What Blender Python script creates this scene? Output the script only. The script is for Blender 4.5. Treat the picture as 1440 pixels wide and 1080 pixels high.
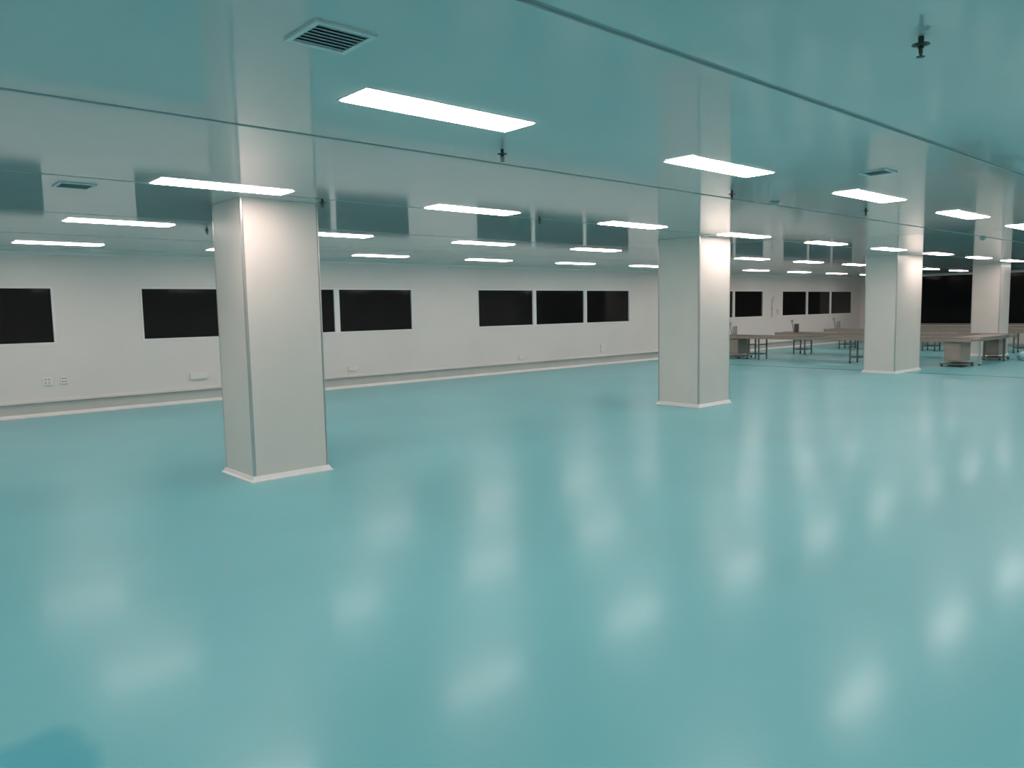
import bpy, bmesh, math, random
from mathutils import Matrix, Vector

random.seed(4)
for o in list(bpy.data.objects):
    bpy.data.objects.remove(o, do_unlink=True)
scene = bpy.context.scene
COL = scene.collection

# ---------------------------------------------------------------- camera
CAM_H = 1.705
cam_data = bpy.data.cameras.new('camera')
cam = bpy.data.objects.new('camera', cam_data)
COL.objects.link(cam)
cam_data.sensor_fit = 'HORIZONTAL'
cam_data.sensor_width = 36.0
cam_data.lens = 1071.0 / 1440.0 * 36.0
cam_data.clip_start = 0.05
cam_data.clip_end = 200
yaw, pitch, roll = math.radians(48.143), math.radians(5.518), math.radians(-1.105)
fwd = Vector((math.cos(yaw) * math.cos(pitch), math.sin(yaw) * math.cos(pitch), -math.sin(pitch)))
rgt = Vector((math.sin(yaw), -math.cos(yaw), 0))
upv = rgt.cross(fwd)
r2 = rgt * math.cos(roll) + upv * math.sin(roll)
u2 = -rgt * math.sin(roll) + upv * math.cos(roll)
cam.matrix_world = Matrix(((r2.x, u2.x, -fwd.x, 0), (r2.y, u2.y, -fwd.y, 0), (r2.z, u2.z, -fwd.z, CAM_H), (0, 0, 0, 1)))
scene.camera = cam

# ---------------------------------------------------------------- world, exposure (the room is closed; its ceiling lights give the light)
world = bpy.data.worlds.new('night')
scene.world = world
world.use_nodes = True
world.node_tree.nodes['Background'].inputs[0].default_value = (0.01, 0.011, 0.013, 1)
world.node_tree.nodes['Background'].inputs[1].default_value = 0.3
vs = scene.view_settings
vs.view_transform = 'Standard'
vs.look = 'None'
vs.gamma = 1
vs.use_curve_mapping = False
vs.exposure = 0.0
LAMP_STRENGTH = 16.3      # glow of the ceiling lights' diffusers
LAMP_COLOR = (1.0, 0.86, 0.80)

# ---------------------------------------------------------------- dimensions (metres; camera stands over the origin, +X along the window wall)
X0, X1 = -5.6, 35.4
YB, YW = -5.6, 15.45          # back wall, window wall
ZC = 2.873                    # ceiling
WT = 0.16                     # wall thickness

# ---------------------------------------------------------------- materials
MATS = {}
def mat(name, color, rough=0.5, metal=0.0, spec=0.5, var=0.0, var_scale=3.0, bump=0.0, bump_scale=20.0, coat=0.0, coat_rough=0.1, emit=None, emit_s=0.0, stretch=None, ior=1.5):
    m = bpy.data.materials.new(name)
    m.use_nodes = True
    nt = m.node_tree
    b = nt.nodes['Principled BSDF']
    b.inputs['Base Color'].default_value = (*color, 1)
    b.inputs['Roughness'].default_value = rough
    b.inputs['Metallic'].default_value = metal
    b.inputs['Specular IOR Level'].default_value = spec
    b.inputs['IOR'].default_value = ior
    b.inputs['Coat Weight'].default_value = coat
    b.inputs['Coat Roughness'].default_value = coat_rough
    if emit:
        b.inputs['Emission Color'].default_value = (*emit, 1)
        b.inputs['Emission Strength'].default_value = emit_s
    if var or bump:
        tc = nt.nodes.new('ShaderNodeTexCoord')
        mp = nt.nodes.new('ShaderNodeMapping')
        nt.links.new(tc.outputs['Object'], mp.inputs['Vector'])
        if stretch:
            mp.inputs['Scale'].default_value = stretch
    if var:
        n = nt.nodes.new('ShaderNodeTexNoise')
        n.inputs['Scale'].default_value = var_scale
        n.inputs['Detail'].default_value = 4
        nt.links.new(mp.outputs['Vector'], n.inputs['Vector'])
        r = nt.nodes.new('ShaderNodeMapRange')
        r.inputs['From Min'].default_value = 0.3
        r.inputs['From Max'].default_value = 0.7
        r.inputs['To Min'].default_value = 1 - var
        r.inputs['To Max'].default_value = 1 + var
        nt.links.new(n.outputs['Fac'], r.inputs['Value'])
        mx = nt.nodes.new('ShaderNodeVectorMath')
        mx.operation = 'SCALE'
        mx.inputs[0].default_value = color
        nt.links.new(r.outputs['Result'], mx.inputs['Scale'])
        nt.links.new(mx.outputs['Vector'], b.inputs['Base Color'])
    if bump:
        n2 = nt.nodes.new('ShaderNodeTexNoise')
        n2.inputs['Scale'].default_value = bump_scale
        n2.inputs['Detail'].default_value = 2
        nt.links.new(mp.outputs['Vector'], n2.inputs['Vector'])
        bp = nt.nodes.new('ShaderNodeBump')
        bp.inputs['Strength'].default_value = bump
        bp.inputs['Distance'].default_value = 0.02
        nt.links.new(n2.outputs['Fac'], bp.inputs['Height'])
        nt.links.new(bp.outputs['Normal'], b.inputs['Normal'])
    MATS[name] = m
    return m

mat('epoxy_floor', (0.19, 0.54, 0.59), rough=0.34, spec=0.32, coat=0.18, coat_rough=0.145, var=0.04, var_scale=0.6, bump=0.03, bump_scale=1.6)
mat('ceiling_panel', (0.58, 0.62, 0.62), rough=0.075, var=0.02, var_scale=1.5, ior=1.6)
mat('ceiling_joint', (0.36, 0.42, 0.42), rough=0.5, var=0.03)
mat('wall_panel', (0.91, 0.80, 0.77), rough=0.4, spec=0.4, var=0.02, var_scale=1.2)
mat('column_panel', (0.86, 0.75, 0.70), rough=0.32, spec=0.45, var=0.02, var_scale=2)
mat('white_trim', (0.95, 0.87, 0.85), rough=0.3, var=0.02)
mat('aluminium', (0.62, 0.62, 0.61), rough=0.28, metal=0.8, var=0.03)
mat('dark_joint', (0.22, 0.23, 0.23), rough=0.6, var=0.05)
mat('plinth', (0.62, 0.59, 0.56), rough=0.45, var=0.04)
mat('dark_glass', (0.012, 0.012, 0.012), rough=0.06, spec=0.22, var=0.15, var_scale=0.8)
mat('black_glass', (0.008, 0.009, 0.011), rough=0.1, spec=0.08, var=0.15, var_scale=0.8)
mat('dark_frame', (0.06, 0.06, 0.065), rough=0.4, var=0.05)
mat('lamp_frame', (0.82, 0.84, 0.84), rough=0.35, var=0.02)
mat('lamp_diffuser', (0.95, 0.95, 0.95), rough=0.5, var=0.005, emit=LAMP_COLOR, emit_s=LAMP_STRENGTH)
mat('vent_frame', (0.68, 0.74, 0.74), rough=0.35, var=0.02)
mat('vent_slat', (0.40, 0.44, 0.46), rough=0.45, var=0.04)
mat('vent_back', (0.20, 0.22, 0.23), rough=0.8, var=0.05)
mat('dark_metal', (0.05, 0.06, 0.06), rough=0.35, metal=0.6, var=0.1, var_scale=40)
mat('steel', (0.42, 0.345, 0.295), rough=0.28, metal=0.45, var=0.08, var_scale=6, stretch=(1, 0.2, 1))
mat('steel_leg', (0.19, 0.20, 0.19), rough=0.4, metal=0.6, var=0.08, var_scale=10)
mat('belt', (0.22, 0.175, 0.15), rough=0.35, var=0.1, var_scale=4)
mat('cabinet_paint', (0.38, 0.31, 0.27), rough=0.45, var=0.06, var_scale=4)
mat('control_grey', (0.40, 0.38, 0.36), rough=0.45, var=0.05)
mat('control_dark', (0.10, 0.07, 0.07), rough=0.45, var=0.05)
mat('socket_white', (0.93, 0.85, 0.79), rough=0.35, var=0.02)
mat('socket_hole', (0.22, 0.21, 0.20), rough=0.6, var=0.05)
mat('black_rubber', (0.03, 0.03, 0.03), rough=0.7, var=0.1)
mat('plastic_film', (0.45, 0.66, 0.74), rough=0.3, var=0.1, var_scale=8)
mat('joint_strip', (0.08, 0.11, 0.12), rough=0.3, metal=0.5, var=0.2, var_scale=3)

# a darker patch tinted into the floor colour, with a soft, slightly wandering edge
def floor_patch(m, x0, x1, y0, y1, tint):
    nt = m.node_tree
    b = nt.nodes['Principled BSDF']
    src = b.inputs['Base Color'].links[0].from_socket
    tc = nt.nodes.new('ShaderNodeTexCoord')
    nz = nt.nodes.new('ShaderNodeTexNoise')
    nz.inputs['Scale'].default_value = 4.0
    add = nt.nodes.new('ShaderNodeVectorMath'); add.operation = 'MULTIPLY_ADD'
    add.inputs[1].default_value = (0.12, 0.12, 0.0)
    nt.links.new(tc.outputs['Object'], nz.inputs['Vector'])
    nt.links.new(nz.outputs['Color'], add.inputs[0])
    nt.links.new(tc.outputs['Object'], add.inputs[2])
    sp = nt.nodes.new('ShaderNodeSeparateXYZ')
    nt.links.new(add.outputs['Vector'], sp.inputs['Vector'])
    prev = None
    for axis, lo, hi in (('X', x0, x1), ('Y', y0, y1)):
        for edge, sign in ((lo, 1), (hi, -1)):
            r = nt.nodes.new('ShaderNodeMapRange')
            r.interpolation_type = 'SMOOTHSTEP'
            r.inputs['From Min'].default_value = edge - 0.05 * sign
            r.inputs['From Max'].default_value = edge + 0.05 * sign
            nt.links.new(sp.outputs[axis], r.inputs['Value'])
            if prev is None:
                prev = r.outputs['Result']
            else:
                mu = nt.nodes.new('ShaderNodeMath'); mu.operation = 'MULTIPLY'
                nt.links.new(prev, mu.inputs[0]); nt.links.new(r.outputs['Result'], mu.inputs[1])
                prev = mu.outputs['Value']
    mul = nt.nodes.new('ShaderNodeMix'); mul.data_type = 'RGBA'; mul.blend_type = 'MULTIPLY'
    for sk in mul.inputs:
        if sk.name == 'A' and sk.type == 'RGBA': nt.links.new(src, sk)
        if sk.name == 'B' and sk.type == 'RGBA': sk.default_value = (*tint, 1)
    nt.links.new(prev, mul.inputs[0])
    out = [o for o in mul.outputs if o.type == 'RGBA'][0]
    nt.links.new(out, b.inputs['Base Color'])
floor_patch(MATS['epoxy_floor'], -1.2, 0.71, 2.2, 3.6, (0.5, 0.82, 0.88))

# ---------------------------------------------------------------- mesh helpers
class MB:
    def __init__(self):
        self.bm = bmesh.new()
    def box(self, x0, y0, z0, x1, y1, z1, bevel=0.0):
        vs_ = [self.bm.verts.new(v) for v in ((x0, y0, z0), (x1, y0, z0), (x1, y1, z0), (x0, y1, z0), (x0, y0, z1), (x1, y0, z1), (x1, y1, z1), (x0, y1, z1))]
        fs = []
        for f in ((3, 2, 1, 0), (4, 5, 6, 7), (0, 1, 5, 4), (1, 2, 6, 5), (2, 3, 7, 6), (3, 0, 4, 7)):
            fs.append(self.bm.faces.new([vs_[i] for i in f]))
        if bevel > 0:
            es = list({e for f in fs for e in f.edges})
            bmesh.ops.bevel(self.bm, geom=es, offset=bevel, segments=2, profile=0.5, affect='EDGES', clamp_overlap=True)
        return self
    def lathe(self, prof, n=16, c=(0, 0, 0)):
        rings = []
        for r, z in prof:
            rings.append([self.bm.verts.new((c[0] + r * math.cos(2 * math.pi * i / n), c[1] + r * math.sin(2 * math.pi * i / n), c[2] + z)) for i in range(n)])
        for a, b in zip(rings, rings[1:]):
            for i in range(n):
                j = (i + 1) % n
                self.bm.faces.new((a[i], a[j], b[j], b[i]))
        self.bm.faces.new(rings[0][::-1])
        self.bm.faces.new(rings[-1])
        return self
    def tube(self, p, q, r, n=10):
        p, q = Vector(p), Vector(q)
        d = (q - p).normalized()
        a = d.orthogonal().normalized()
        b = d.cross(a)
        ra, rb = [], []
        for i in range(n):
            t = 2 * math.pi * i / n
            o = a * math.cos(t) * r + b * math.sin(t) * r
            ra.append(self.bm.verts.new(p + o))
            rb.append(self.bm.verts.new(q + o))
        for i in range(n):
            j = (i + 1) % n
            self.bm.faces.new((ra[i], ra[j], rb[j], rb[i]))
        self.bm.faces.new(ra[::-1])
        self.bm.faces.new(rb)
        return self
    def prism(self, poly, axis, a, b):
        """poly: (u, z) outline swept along an axis 'X' (u = y) or 'Y' (u = x) from a to b"""
        def P(u, z, t):
            return (t, u, z) if axis == 'X' else (u, t, z)
        va = [self.bm.verts.new(P(u, z, a)) for u, z in poly]
        vb = [self.bm.verts.new(P(u, z, b)) for u, z in poly]
        n = len(poly)
        for i in range(n):
            j = (i + 1) % n
            self.bm.faces.new((va[i], va[j], vb[j], vb[i]))
        self.bm.faces.new(va[::-1])
        self.bm.faces.new(vb)
        return self
    def build(self, name, material, parent=None, loc=None, smooth=False):
        bmesh.ops.recalc_face_normals(self.bm, faces=self.bm.faces)
        me = bpy.data.meshes.new(name)
        self.bm.to_mesh(me)
        self.bm.free()
        me.materials.append(MATS[material])
        if smooth:
            for f in me.polygons:
                f.use_smooth = True
        o = bpy.data.objects.new(name, me)
        COL.objects.link(o)
        if parent:
            o.parent = parent
        if loc:
            o.location = loc
        return o

def tag(o, label=None, cat=None, group=None, kind=None):
    if label: o['label'] = label
    if cat: o['category'] = cat
    if group: o['group'] = group
    if kind: o['kind'] = kind
    return o

def empty(name, loc=(0, 0, 0), rz=0.0):
    e = bpy.data.objects.new(name, None)
    COL.objects.link(e)
    e.location = loc
    e.rotation_euler = (0, 0, rz)
    e.empty_display_size = 0.1
    return e

def copy_tree(o, parent=None):
    c = o.copy()
    COL.objects.link(c)
    if parent:
        c.parent = parent
    for ch in list(o.children):
        copy_tree(ch, c)
    return c

ORD = ['first', 'second', 'third', 'fourth', 'fifth', 'sixth', 'seventh', 'eighth', 'ninth', 'tenth', 'eleventh', 'twelfth', 'thirteenth']

# ---------------------------------------------------------------- floor
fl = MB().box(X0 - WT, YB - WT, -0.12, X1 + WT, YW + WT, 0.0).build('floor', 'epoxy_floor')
tag(fl, 'glossy turquoise epoxy floor of the whole hall', 'floor', kind='structure')
js = MB().box(19.66, YB + 0.3, 0.0, 19.70, YW - 0.1, 0.004).build('trim_1', 'joint_strip')
tag(js, 'thin dark joint strip crossing the turquoise floor before the tables', 'floor strip', kind='structure')

# ---------------------------------------------------------------- ceiling: long panels with sealed joints
GAP = 0.048
ce = MB().box(X0 - WT, YB - WT, ZC + 0.012, X1 + WT, YW + WT, ZC + 0.15).build('ceiling', 'ceiling_joint')
tag(ce, 'glossy white panel ceiling tinted teal by the floor', 'ceiling', kind='structure')
joints = [YB - WT]
y = 2.19 - 2.49 * 3
while y < YW - 0.5:
    if y > YB + 0.3:
        joints.append(y)
    y += 2.49
joints.append(YW + WT)
for i, (a, b) in enumerate(zip(joints, joints[1:])):
    a2 = a + (GAP / 2 if i else 0)
    b2 = b - (GAP / 2 if i < len(joints) - 2 else 0)
    MB().box(X0 - WT, a2, ZC, X1 + WT, b2, ZC + 0.013, 0.003).build('ceiling_panel', 'ceiling_panel', ce)

# ---------------------------------------------------------------- window wall
PL = 0.255                     # plinth height
WZ0, WZ1 = 1.30, 2.245         # glass bottom and top
PERIOD = 8.13
PW, MU = 1.955, 0.13           # pane width, mullion
STARTS = [4.49 - 8.08, 4.49, 12.72, 20.74, 28.36]
groups = []
for s in STARTS:
    groups.append((s, s + 3 * PW + 2 * MU))
groups[0] = (groups[0][0] + 0.35, 2.99)
FR = 0.035                     # frame rim
wl = MB()
xs = [X0 - WT]
for a, b in groups:
    xs += [a - FR, b + FR]
xs.append(X1 + WT)
for i in range(0, len(xs), 2):
    wl.box(xs[i], YW, PL, xs[i + 1], YW + WT, ZC + 0.005)
for a, b in groups:
    wl.box(a - FR, YW, PL, b + FR, YW + WT, WZ0 - FR)
    wl.box(a - FR, YW, WZ1 + FR, b + FR, YW + WT, ZC + 0.005)
wall_l = wl.build('wall_left', 'wall_panel')
tag(wall_l, 'long off-white panel wall with dark windows', 'wall', kind='structure')
bb = MB().box(X0 - WT, YW + 0.02, 0, X1 + WT, YW + WT, PL).build('baseboard_left', 'plinth')
tag(bb, 'grey plinth below the long window wall', 'baseboard', kind='structure')
MB().prism([(YW + 0.03, 0.0), (YW - 0.045, 0.0), (YW - 0.045, 0.012), (YW - 0.02, 0.02), (YW + 0.005, 0.04), (YW + 0.03, 0.075)], 'X', X0, X1).build('cove_strip', 'white_trim', bb)
MB().box(X0, YW - 0.028, PL - 0.005, X1, YW + 0.03, PL + 0.045, 0.006).build('bottom_rail', 'wall_panel', wall_l)
MB().prism([(YW + 0.01, ZC - 0.06), (YW - 0.012, ZC - 0.03), (YW - 0.05, ZC + 0.003), (YW + 0.01, ZC + 0.003)], 'X', X0, X1).build('ceiling_cove', 'wall_panel', wall_l)

for gi, (a, b) in enumerate(groups):
    w = empty('window_%d' % (gi + 1), (a, YW, WZ0))
    tag(w, ['dark window with one pane in view at the left edge', 'three-pane dark window half hidden by the nearest column', 'three-pane dark window between the first two columns',
            'three-pane dark window beside the second column, mostly hidden', 'three-pane dark window at the far end of the long wall'][gi], 'window', kind='structure')
    W = b - a
    hh = WZ1 - WZ0
    f = MB()
    f.box(-FR, -0.012, -FR, W + FR, WT, 0.0)
    f.box(-FR, -0.012, hh, W + FR, WT, hh + FR)
    f.box(-FR, -0.012, 0.0, 0.0, WT, hh)
    f.box(W, -0.012, 0.0, W + FR, WT, hh)
    f.build('window_frame', 'white_trim', w)
    n = 3
    pw = (W - 2 * MU) / 3
    for k in range(n):
        px = k * (pw + MU)
        MB().box(px, 0.03, 0.0, px + pw, 0.05, hh).build('pane', 'dark_glass', w)
        if k:
            MB().box(px - MU, -0.008, 0.0, px, WT, hh).build('mullion', 'white_trim', w)

# ---------------------------------------------------------------- far end wall: black glazing over a low wall
SILL = 0.80
we = MB()
we.box(X1, YB, 0, X1 + WT, YW + WT, SILL)
we.box(X1, 13.6, SILL, X1 + WT, YW + WT, ZC + 0.005)
we.box(X1, YB, ZC - 0.05, X1 + WT, 13.6, ZC + 0.005)
wall_e = we.build('wall_end', 'wall_panel')
tag(wall_e, 'far end wall with black floor-to-ceiling glazing behind the tables', 'wall', kind='structure')
gw = empty('window_6', (X1, 13.6, SILL))
tag(gw, 'row of black night windows on the far end wall', 'window', kind='structure')
MB().box(-0.05, YB - 13.6, -0.06, 0.0, 0, 0.0, 0.006).build('window_sill', 'steel', gw)
yy = 13.6
PANE = 2.84
while yy - PANE > YB:
    MB().box(0.05, yy - 13.6 - PANE + 0.06, 0, 0.07, yy - 13.6, ZC - 0.05 - SILL).build('pane', 'black_glass', gw)
    MB().box(0.02, yy - 13.6 - PANE, 0, 0.1, yy - 13.6 - PANE + 0.06, ZC - 0.05 - SILL).build('mullion', 'dark_frame', gw)
    yy -= PANE
# walls behind and beside the camera
wb = MB().box(X0 - WT, YB - WT, 0, X1 + WT, YB, ZC + 0.005).build('wall_right', 'wall_panel')
tag(wb, 'plain off-white panel wall on the right, out of view', 'wall', kind='structure')
wr = MB().box(X0 - WT, YB, 0, X0, YW, ZC + 0.005).build('wall_back', 'wall_panel')
tag(wr, 'plain off-white panel wall behind the viewer', 'wall', kind='structure')

# ---------------------------------------------------------------- columns
def column(x0, x1, y0, y1, label):
    cx, cy = (x0 + x1) / 2, (y0 + y1) / 2
    hx, hy = (x1 - x0) / 2, (y1 - y0) / 2
    e = empty('column', (cx, cy, 0))
    tag(e, label, 'column', 'square panel-clad columns')
    c = 0.022          # width of the corner profile
    t = 0.03
    top = ZC
    MB().box(-hx + t, -hy + t, 0, hx - t, hy - t, top).build('core', 'dark_joint', e)
    g = 0.004
    for s in (-1, 1):
        MB().box(-hx + c + g, min(s * hy, s * (hy - t)), 0.005, hx - c - g, max(s * hy, s * (hy - t)), top, 0.003).build('panel', 'column_panel', e)
        MB().box(min(s * hx, s * (hx - t)), -hy + c + g, 0.005, max(s * hx, s * (hx - t)), hy - c - g, top, 0.003).build('panel', 'column_panel', e)
    for sx in (-1, 1):
        for sy in (-1, 1):
            # rounded corner profile
            m = MB()
            r = 0.012
            out = []
            out.append((hx - c, hy - c)); out.append((hx, hy - c))
            for k in range(5):
                a = k / 4 * math.pi / 2
                out.append((hx - r + r * math.cos(a), hy - r + r * math.sin(a)))
            out.append((hx - c, hy))
            va = [m.bm.verts.new((sx * u, sy * v, 0.005)) for u, v in out]
            vb = [m.bm.verts.new((sx * u, sy * v, top)) for u, v in out]
            n = len(out)
            for i in range(n):
                j = (i + 1) % n
                m.bm.faces.new((va[i], va[j], vb[j], vb[i]))
            m.bm.faces.new(va[::-1]); m.bm.faces.new(vb)
            m.build('corner_profile', 'aluminium', e)
    k = MB()
    o = 0.035
    # mitred cove round the foot
    rings = []
    for off, z in ((o, 0.0), (o, 0.012), (o * 0.55, 0.022), (0.008, 0.05), (0.0, 0.06)):
        rings.append([k.bm.verts.new((sx * (hx + off), sy * (hy + off), z)) for sx, sy in ((-1, -1), (1, -1), (1, 1), (-1, 1))])
    for a, b in zip(rings, rings[1:]):
        for i in range(4):
            j = (i + 1) % 4
            k.bm.faces.new((a[i], a[j], b[j], b[i]))
    k.bm.faces.new(rings[0][::-1]); k.bm.faces.new(rings[-1])
    k.build('foot_cove', 'white_trim', e)
    return e

column(3.14, 3.99, 7.49, 8.23, 'largest and nearest white column, with a ceiling light before it')
column(10.88, 11.82, 7.42, 8.27, 'white column just right of the middle, second from the viewer')
column(19.14, 20.70, 7.49, 8.25, 'wide white column standing before the steel tables, third from the viewer')
column(26.95, 27.90, 7.49, 8.28, 'far white column rising behind the tables at the right edge')

# ---------------------------------------------------------------- ceiling lights
def make_light():
    e = empty('ceiling_light')
    L, W, t = 1.235, 0.31, 0.012
    f = MB()
    f.box(-L / 2, -W / 2, -0.003, L / 2, -W / 2 + t, 0.0)
    f.box(-L / 2, W / 2 - t, -0.003, L / 2, W / 2, 0.0)
    f.box(-L / 2, -W / 2 + t, -0.003, -L / 2 + t, W / 2 - t, 0.0)
    f.box(L / 2 - t, -W / 2 + t, -0.003, L / 2, W / 2 - t, 0.0)
    f.build('light_frame', 'lamp_frame', e)
    # shallow diffuser tray with sloping sides
    d = MB()
    rings = []
    for inset, z in ((t, -0.001), (t + 0.001, -0.003), (t + 0.010, -0.010)):
        rings.append([d.bm.verts.new((sx * (L / 2 - inset), sy * (W / 2 - inset), z)) for sx, sy in ((-1, -1), (1, -1), (1, 1), (-1, 1))])
    for r_a, r_b in zip(rings, rings[1:]):
        for i in range(4):
            j = (i + 1) % 4
            d.bm.faces.new((r_a[i], r_a[j], r_b[j], r_b[i]))
    d.bm.faces.new(rings[0]); d.bm.faces.new(rings[-1])
    d.build('diffuser', 'lamp_diffuser', e)
    return e

LX = [2.80 + 2.915 * n for n in range(-2, 11)]
LY = [3.68 + 3.305 * m for m in range(-2, 4)]
ROWN = {0: 'the row nearest the viewer', 1: 'the row before the columns', 2: 'the row behind the columns', 3: 'the row nearest the windows'}
proto = make_light()
first = True
def in_view(x, y, z):
    v = Vector((x, y, z - CAM_H))
    d = v.dot(fwd)
    if d < 0.1:
        return False
    px, py = 720 + 1071 * v.dot(r2) / d, 540 - 1071 * v.dot(u2) / d
    return -10 < px < 1450 and -10 < py < 1090
BOXES = [(3.14, 3.99, 7.49, 8.23), (10.88, 11.82, 7.42, 8.27), (19.14, 20.70, 7.49, 8.25), (26.95, 27.90, 7.49, 8.28)]
def hidden(x, y):
    for bx0, bx1, by0, by1 in BOXES:      # plan view: does a column stand between the viewer and (x, y)?
        t0, t1 = 0.0, 1.0
        t0, t1 = max(t0, bx0 / x), min(t1, bx1 / x)
        t0, t1 = max(t0, by0 / y), min(t1, by1 / y)
        if t0 < t1:
            return True
    return False
for m, ly in enumerate(LY):
    row = m - 2
    cnt = 0
    for lx in LX:
        o = proto if first else copy_tree(proto)
        first = False
        o.location = (lx, ly, ZC)
        lab = 'lit white ceiling light above or behind the viewer, out of the picture'
        if row >= 0 and lx > 2:
            pts = [lx + d for d in (-0.55, -0.28, 0, 0.28, 0.55)]
            if not any(in_view(px_, ly, ZC) for px_ in pts):
                lab = 'lit white ceiling light beyond the right edge of the picture'
            elif any(in_view(px_, ly, ZC) and not hidden(px_, ly) for px_ in pts):
                lab = 'lit ceiling light, %s visible from left in %s' % (ORD[cnt], ROWN[row])
                cnt += 1
            else:
                lab = 'lit white ceiling light hidden from the viewer by a column'
        tag(o, lab, 'ceiling light', 'ceiling lights in rows')

# ---------------------------------------------------------------- ceiling vents
def vent(x, y, s, label):
    e = empty('ceiling_vent', (x, y, ZC))
    tag(e, label, 'vent', 'small square ceiling vents')
    h = s / 2
    t = 0.024
    f = MB()
    for a in ((-h, -h, h, -h + t), (-h, h - t, h, h), (-h, -h + t, -h + t, h - t), (h - t, -h + t, h, h - t)):
        f.box(a[0], a[1], -0.012, a[2], a[3], 0.0)
    f.build('vent_frame', 'vent_frame', e)
    MB().box(-h + t, -h + t, -0.003, h - t, h - t, -0.0005).build('backing', 'vent_back', e)
    n = 7
    w = (s - 2 * t) / n
    for k in range(n):
        y0 = -h + t + k * w
        MB().prism([(y0 + 0.1 * w, -0.011), (y0 + 0.2 * w, -0.012), (y0 + 0.95 * w, -0.005), (y0 + 0.85 * w, -0.004)], 'X', -h + t, h - t).build('slat', 'vent_slat', e)
    return e
vent(1.685, 2.985, 0.285, 'square ceiling vent with grey slats, large at the top of the picture')
vent(1.72, 7.62, 0.29, 'small square ceiling vent above the left windows')
vent(7.08, 2.97, 0.25, 'small square ceiling vent above the third column')

# ---------------------------------------------------------------- sprinklers and detectors
def sprinkler(x, y, label):
    e = empty('sprinkler', (x, y, ZC))
    tag(e, label, 'sprinkler', 'ceiling sprinklers')
    MB().lathe([(0.012, 0.0), (0.012, -0.03), (0.036, -0.032), (0.038, -0.036), (0.014, -0.042)], 16).build('escutcheon', 'dark_metal', e, smooth=False)
    MB().lathe([(0.011, -0.04), (0.013, -0.05), (0.006, -0.052), (0.004, -0.075)], 12).build('bulb', 'dark_metal', e)
    a = MB()
    a.tube((0.013, 0, -0.042), (0.017, 0, -0.065), 0.003, 6).tube((0.017, 0, -0.065), (0.004, 0, -0.084), 0.003, 6)
    a.tube((-0.013, 0, -0.042), (-0.017, 0, -0.065), 0.003, 6).tube((-0.017, 0, -0.065), (-0.004, 0, -0.084), 0.003, 6)
    a.build('frame_arms', 'dark_metal', e)
    MB().lathe([(0.006, -0.082), (0.018, -0.085), (0.018, -0.088), (0.004, -0.09)], 12).build('deflector', 'dark_metal', e)
K = 1.1
for x, y, lab in ((3.36, 1.25, 'dark sprinkler head hanging at the upper right of the ceiling'),
                  (3.42, 3.87, 'dark sprinkler head just below the largest ceiling light'),
                  (6.32, 3.96, 'dark sprinkler head below the second light of the nearest row'),
                  (8.77, 3.79, 'dark sprinkler head below the third light of the nearest row'),
                  (3.52, 6.52, 'dark sprinkler head beside the top of the nearest column'),
                  (6.19, 6.38, 'dark sprinkler head in the middle of the ceiling before the three-pane window'),
                  (3.50, 9.35, 'dark sprinkler head left of the top of the nearest column')):
    sprinkler(x * K, y * K, lab)
for x, y, lab in ((7.34, 4.1, 'round smoke detector on the ceiling between second and third columns'),
                  (14.6, 4.35, 'round smoke detector on the ceiling before the far column')):
    e = empty('smoke_detector', (x * K, y * K, ZC))
    tag(e, lab, 'detector', 'smoke detectors')
    MB().lathe([(0.055, 0), (0.055, -0.012), (0.045, -0.02)], 18).build('base', 'vent_slat', e)
    MB().lathe([(0.04, -0.02), (0.036, -0.036), (0.02, -0.042)], 18).build('sensing_head', 'vent_slat', e)

# ---------------------------------------------------------------- wall fittings
def socket_plate(x, z, w, h, label, gangs):
    e = empty('wall_socket', (x, YW, z))
    tag(e, label, 'socket', 'sockets on the window wall')
    MB().box(-w / 2, -0.022, -h / 2, w / 2, 0.0, h / 2, 0.004).build('back_box', 'socket_white', e)
    for g in range(gangs):
        gx = -w / 2 + (g + 0.5) * w / gangs
        gw_ = w / gangs * 0.84
        MB().box(gx - gw_ / 2, -0.028, -h * 0.42, gx + gw_ / 2, -0.02, h * 0.42, 0.003).build('faceplate', 'socket_white', e)
        for sx in (-1, 1):
            for sz in (-1, 1):
                hx_, hz_ = gx + sx * gw_ * 0.2, sz * h * 0.18
                MB().box(hx_ - 0.011, -0.0295, hz_ - 0.009, hx_ + 0.011, -0.027, hz_ + 0.009).build('socket_slot', 'socket_hole', e)
socket_plate(2.83, 0.62, 0.155, 0.16, 'white wall socket with dark slots below the leftmost window', 1)
socket_plate(3.09, 0.625, 0.12, 0.15, 'white wall socket right beside the slotted one, below leftmost window', 1)
def wall_box(x, z, w, h, d, label):
    e = empty('cable_box', (x, YW, z))
    tag(e, label, 'wall box', 'cable boxes on the window wall')
    MB().box(-w / 2, -d, -h / 2, w / 2, 0.0, h / 2, 0.006).build('body', 'wall_panel', e)
    MB().box(-w / 2 + 0.012, -d - 0.006, -h / 2 + 0.012, w / 2 - 0.012, -d + 0.002, h / 2 - 0.012, 0.003).build('cover', 'socket_white', e)
wall_box(5.45, 0.53, 0.34, 0.13, 0.04, 'wide white cable box low on the wall left of the nearest column')
wall_box(8.93, 0.44, 0.24, 0.10, 0.04, 'white cable box low on the wall right of the nearest column')
wall_box(14.2, 0.41, 0.22, 0.10, 0.04, 'white cable box low on the wall under the three-pane window')
wall_box(17.55, 0.50, 0.16, 0.24, 0.04, 'upright white cable box low on the wall near the second column')
e = empty('wall_conduit', (27.5, YW, 1.35))
tag(e, 'thin grey conduit with hooked top on the wall between far windows', 'conduit')
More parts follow.
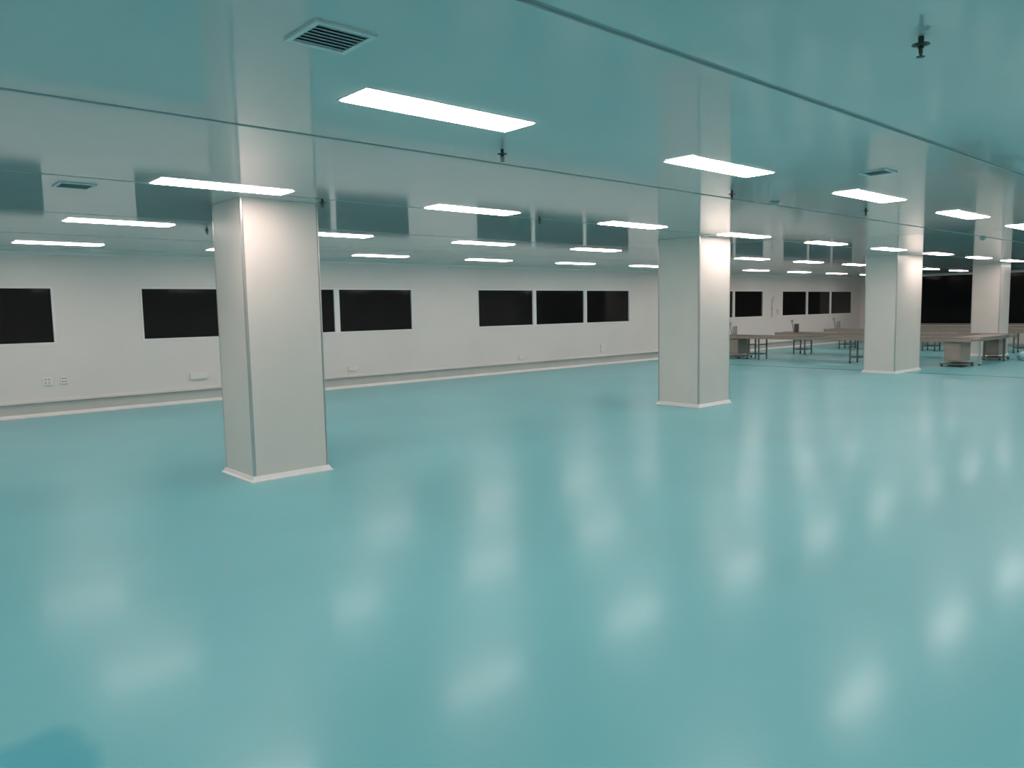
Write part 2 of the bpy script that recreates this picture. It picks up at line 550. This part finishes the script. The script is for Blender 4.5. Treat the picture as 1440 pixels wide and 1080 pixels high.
MB().tube((0, -0.03, -0.1), (0, -0.03, 0.55), 0.016).tube((0, -0.03, 0.55), (0.12, -0.05, 0.68), 0.016).build('pipe', 'plinth', e)
MB().box(-0.03, -0.05, 0.2, 0.03, 0.0, 0.24).build('clip', 'plinth', e)
e = empty('wall_switch', (28.0, YW, 1.45))
tag(e, 'small grey switch on the wall beside the conduit', 'switch')
MB().box(-0.06, -0.02, -0.09, 0.06, 0, 0.09, 0.004).build('plate', 'plinth', e)
MB().box(-0.03, -0.028, -0.04, 0.03, -0.018, 0.04, 0.003).build('rocker', 'socket_white', e)
e = empty('floor_plug', (14.38, 10.79, 0))
tag(e, 'tiny dark plug on the floor left of the second column', 'plug')
MB().lathe([(0.05, 0), (0.05, 0.03), (0.03, 0.05)], 12).build('cap', 'black_rubber', e)
MB().lathe([(0.07, 0), (0.07, 0.008)], 12).build('flange', 'black_rubber', e)

# ---------------------------------------------------------------- steel conveyor tables
TH = 0.75
def stand(e, y, W):
    """four legs with stretchers, about 0.4 m long in Y"""
    for sx in (0.05, W - 0.05):
        for sy in (-0.2, 0.2):
            lg = MB().box(sx - 0.02, y + sy - 0.02, 0.05, sx + 0.02, y + sy + 0.02, TH - 0.1, 0.003).build('leg', 'steel_leg', e)
            MB().lathe([(0.028, 0.0), (0.028, 0.02), (0.012, 0.035), (0.012, 0.06)], 10, (sx, y + sy, 0)).build('foot', 'black_rubber', lg)
        MB().box(sx - 0.014, y - 0.18, 0.15, sx + 0.014, y + 0.18, 0.18).build('stretcher', 'steel_leg', e)
    for sy in (-0.2, 0.2):
        MB().box(0.07, y + sy - 0.014, 0.15, W - 0.07, y + sy + 0.014, 0.18).build('stretcher', 'steel_leg', e)
        MB().box(0.07, y + sy - 0.014, 0.45, W - 0.07, y + sy + 0.014, 0.475).build('stretcher', 'steel_leg', e)

def conveyor(x, y0, y1, W, label, stands, cab=None):
    e = empty('conveyor_table', (x, 0, 0))
    tag(e, label, 'conveyor table', 'long steel conveyor tables')
    MB().box(0.0, y0, TH - 0.1, 0.05, y1, TH, 0.004).build('side_rail', 'steel', e)
    MB().box(W - 0.05, y0, TH - 0.1, W, y1, TH, 0.004).build('side_rail', 'steel', e)
    MB().box(0.05, y0 + 0.05, TH - 0.07, W - 0.05, y1 - 0.05, TH - 0.012).build('belt', 'belt', e)
    for yy_ in (y0 + 0.045, y1 - 0.045):
        MB().tube((0.05, yy_, TH - 0.05), (W - 0.05, yy_, TH - 0.05), 0.04, 14).build('end_roller', 'steel', e)
    MB().box(W * 0.34, y0 + 0.12, TH, W * 0.66, y1 - 0.12, TH + 0.012, 0.003).build('work_shelf', 'steel', e)
    for s in stands:
        stand(e, s, 0.58)
    if cab:
        for c0, c1 in cab:
            cb = MB().box(0.06, c0, 0.14, W - 0.06, c1, TH - 0.12, 0.006).build('drive_cabinet', 'cabinet_paint', e)
            MB().box(0.045, c0 + 0.03, 0.17, 0.062, c1 - 0.03, TH - 0.2, 0.004).build('cabinet_door', 'cabinet_paint', cb)
            MB().box(0.02, c0 - 0.08, 0.05, W - 0.02, c1 + 0.08, 0.085, 0.004).build('base_frame', 'steel_leg', e)
            for sx in (0.05, W - 0.05):
                for sy in (c0 - 0.05, c1 + 0.05):
                    MB().lathe([(0.03, 0.0), (0.03, 0.025), (0.014, 0.05)], 10, (sx, sy, 0)).build('foot', 'black_rubber', e)
    return e

conveyor(22.0, 6.72, 14.6, 0.85, 'nearest long steel conveyor table, standing crosswise before the others', (13.0, 9.68), [(13.55, 13.95), (6.98, 7.38)])
conveyor(25.1, 6.72, 13.95, 0.85, 'second long steel conveyor table from the viewer', (13.05, 9.9), [(6.98, 7.38)])
conveyor(28.9, 6.9, 14.0, 0.85, 'third long steel conveyor table from the viewer', (13.2, 10.2, 7.4))
conveyor(32.6, 6.9, 14.0, 0.85, 'farthest long steel conveyor table, by the black end windows', (13.2, 10.2, 7.4))
# link table joining the right ends of the first two
e = empty('link_table', (22.9, 6.74, 0))
tag(e, 'short steel table joining right ends of the two nearest conveyor tables', 'table')
MB().box(0, 0, TH - 0.03, 2.16, 0.62, TH, 0.004).build('table_top', 'steel', e)
MB().box(0.03, 0.02, TH - 0.1, 2.13, 0.05, TH - 0.03).build('apron', 'cabinet_paint', e)
MB().box(0.03, 0.57, TH - 0.1, 2.13, 0.60, TH - 0.03).build('apron', 'cabinet_paint', e)
for lx_ in (0.06, 2.1):
    for ly_ in (0.06, 0.56):
        lg = MB().box(lx_ - 0.025, ly_ - 0.025, 0.03, lx_ + 0.025, ly_ + 0.025, TH - 0.03, 0.003).build('leg', 'lamp_frame' if lx_ < 1 else 'steel_leg', e)
        MB().lathe([(0.03, 0), (0.03, 0.02), (0.015, 0.04)], 10, (lx_, ly_, 0)).build('foot', 'black_rubber', lg)

# control boxes on the left ends of the tables
def control(x, y, label, m):
    e = empty('control_box', (x, y, TH + 0.0))
    tag(e, label, 'control box', 'control boxes on the conveyor tables')
    MB().box(-0.06, -0.06, 0.0, 0.06, 0.06, 0.30, 0.006).build('housing', m, e)
    MB().box(-0.078, -0.045, 0.05, -0.058, 0.045, 0.27, 0.003).build('front_plate', m, e)
    MB().tube((0, 0.10, 0.0), (0, 0.16, 0.30), 0.012).tube((0, 0.16, 0.30), (0, 0.17, 0.34), 0.012).build('lamp_post', 'steel_leg', e)
    MB().lathe([(0.03, 0), (0.042, 0.015), (0.042, 0.085), (0.03, 0.1)], 12, (0, 0.17, 0.34)).build('signal_lamp', 'control_grey', e)
control(22.13, 13.72, 'grey control box on the left end of the nearest conveyor table', 'control_grey')
control(25.23, 13.2, 'dark control box on the left end of the second conveyor table', 'control_dark')
control(29.03, 13.5, 'grey control box on the left end of the third conveyor table', 'control_grey')

# crumpled plastic bag on the floor at the right edge
b = bmesh.new()
bmesh.ops.create_icosphere(b, subdivisions=4, radius=1.0)
rnd = random.Random(7)
waves = [(Vector((rnd.uniform(-1, 1), rnd.uniform(-1, 1), rnd.uniform(-1, 1))).normalized(), rnd.uniform(4, 11), rnd.uniform(0, 6)) for _ in range(9)]
for v in b.verts:
    n = v.co.normalized()
    k = 1 + 0.05 * sum(math.sin(f * n.dot(d) * 1.6 + ph) for d, f, ph in waves) / 1.5
    v.co = Vector((n.x * 0.24 * k, n.y * 0.24 * k, max(0.0, 0.11 + n.z * 0.16 * k)))
mb = MB(); mb.bm.free(); mb.bm = b
bag = mb.build('plastic_bag', 'plastic_film', None, (25.55, 6.36, 0.0), smooth=True)
tag(bag, 'crumpled pale blue plastic bag on the floor at the right edge', 'plastic bag')
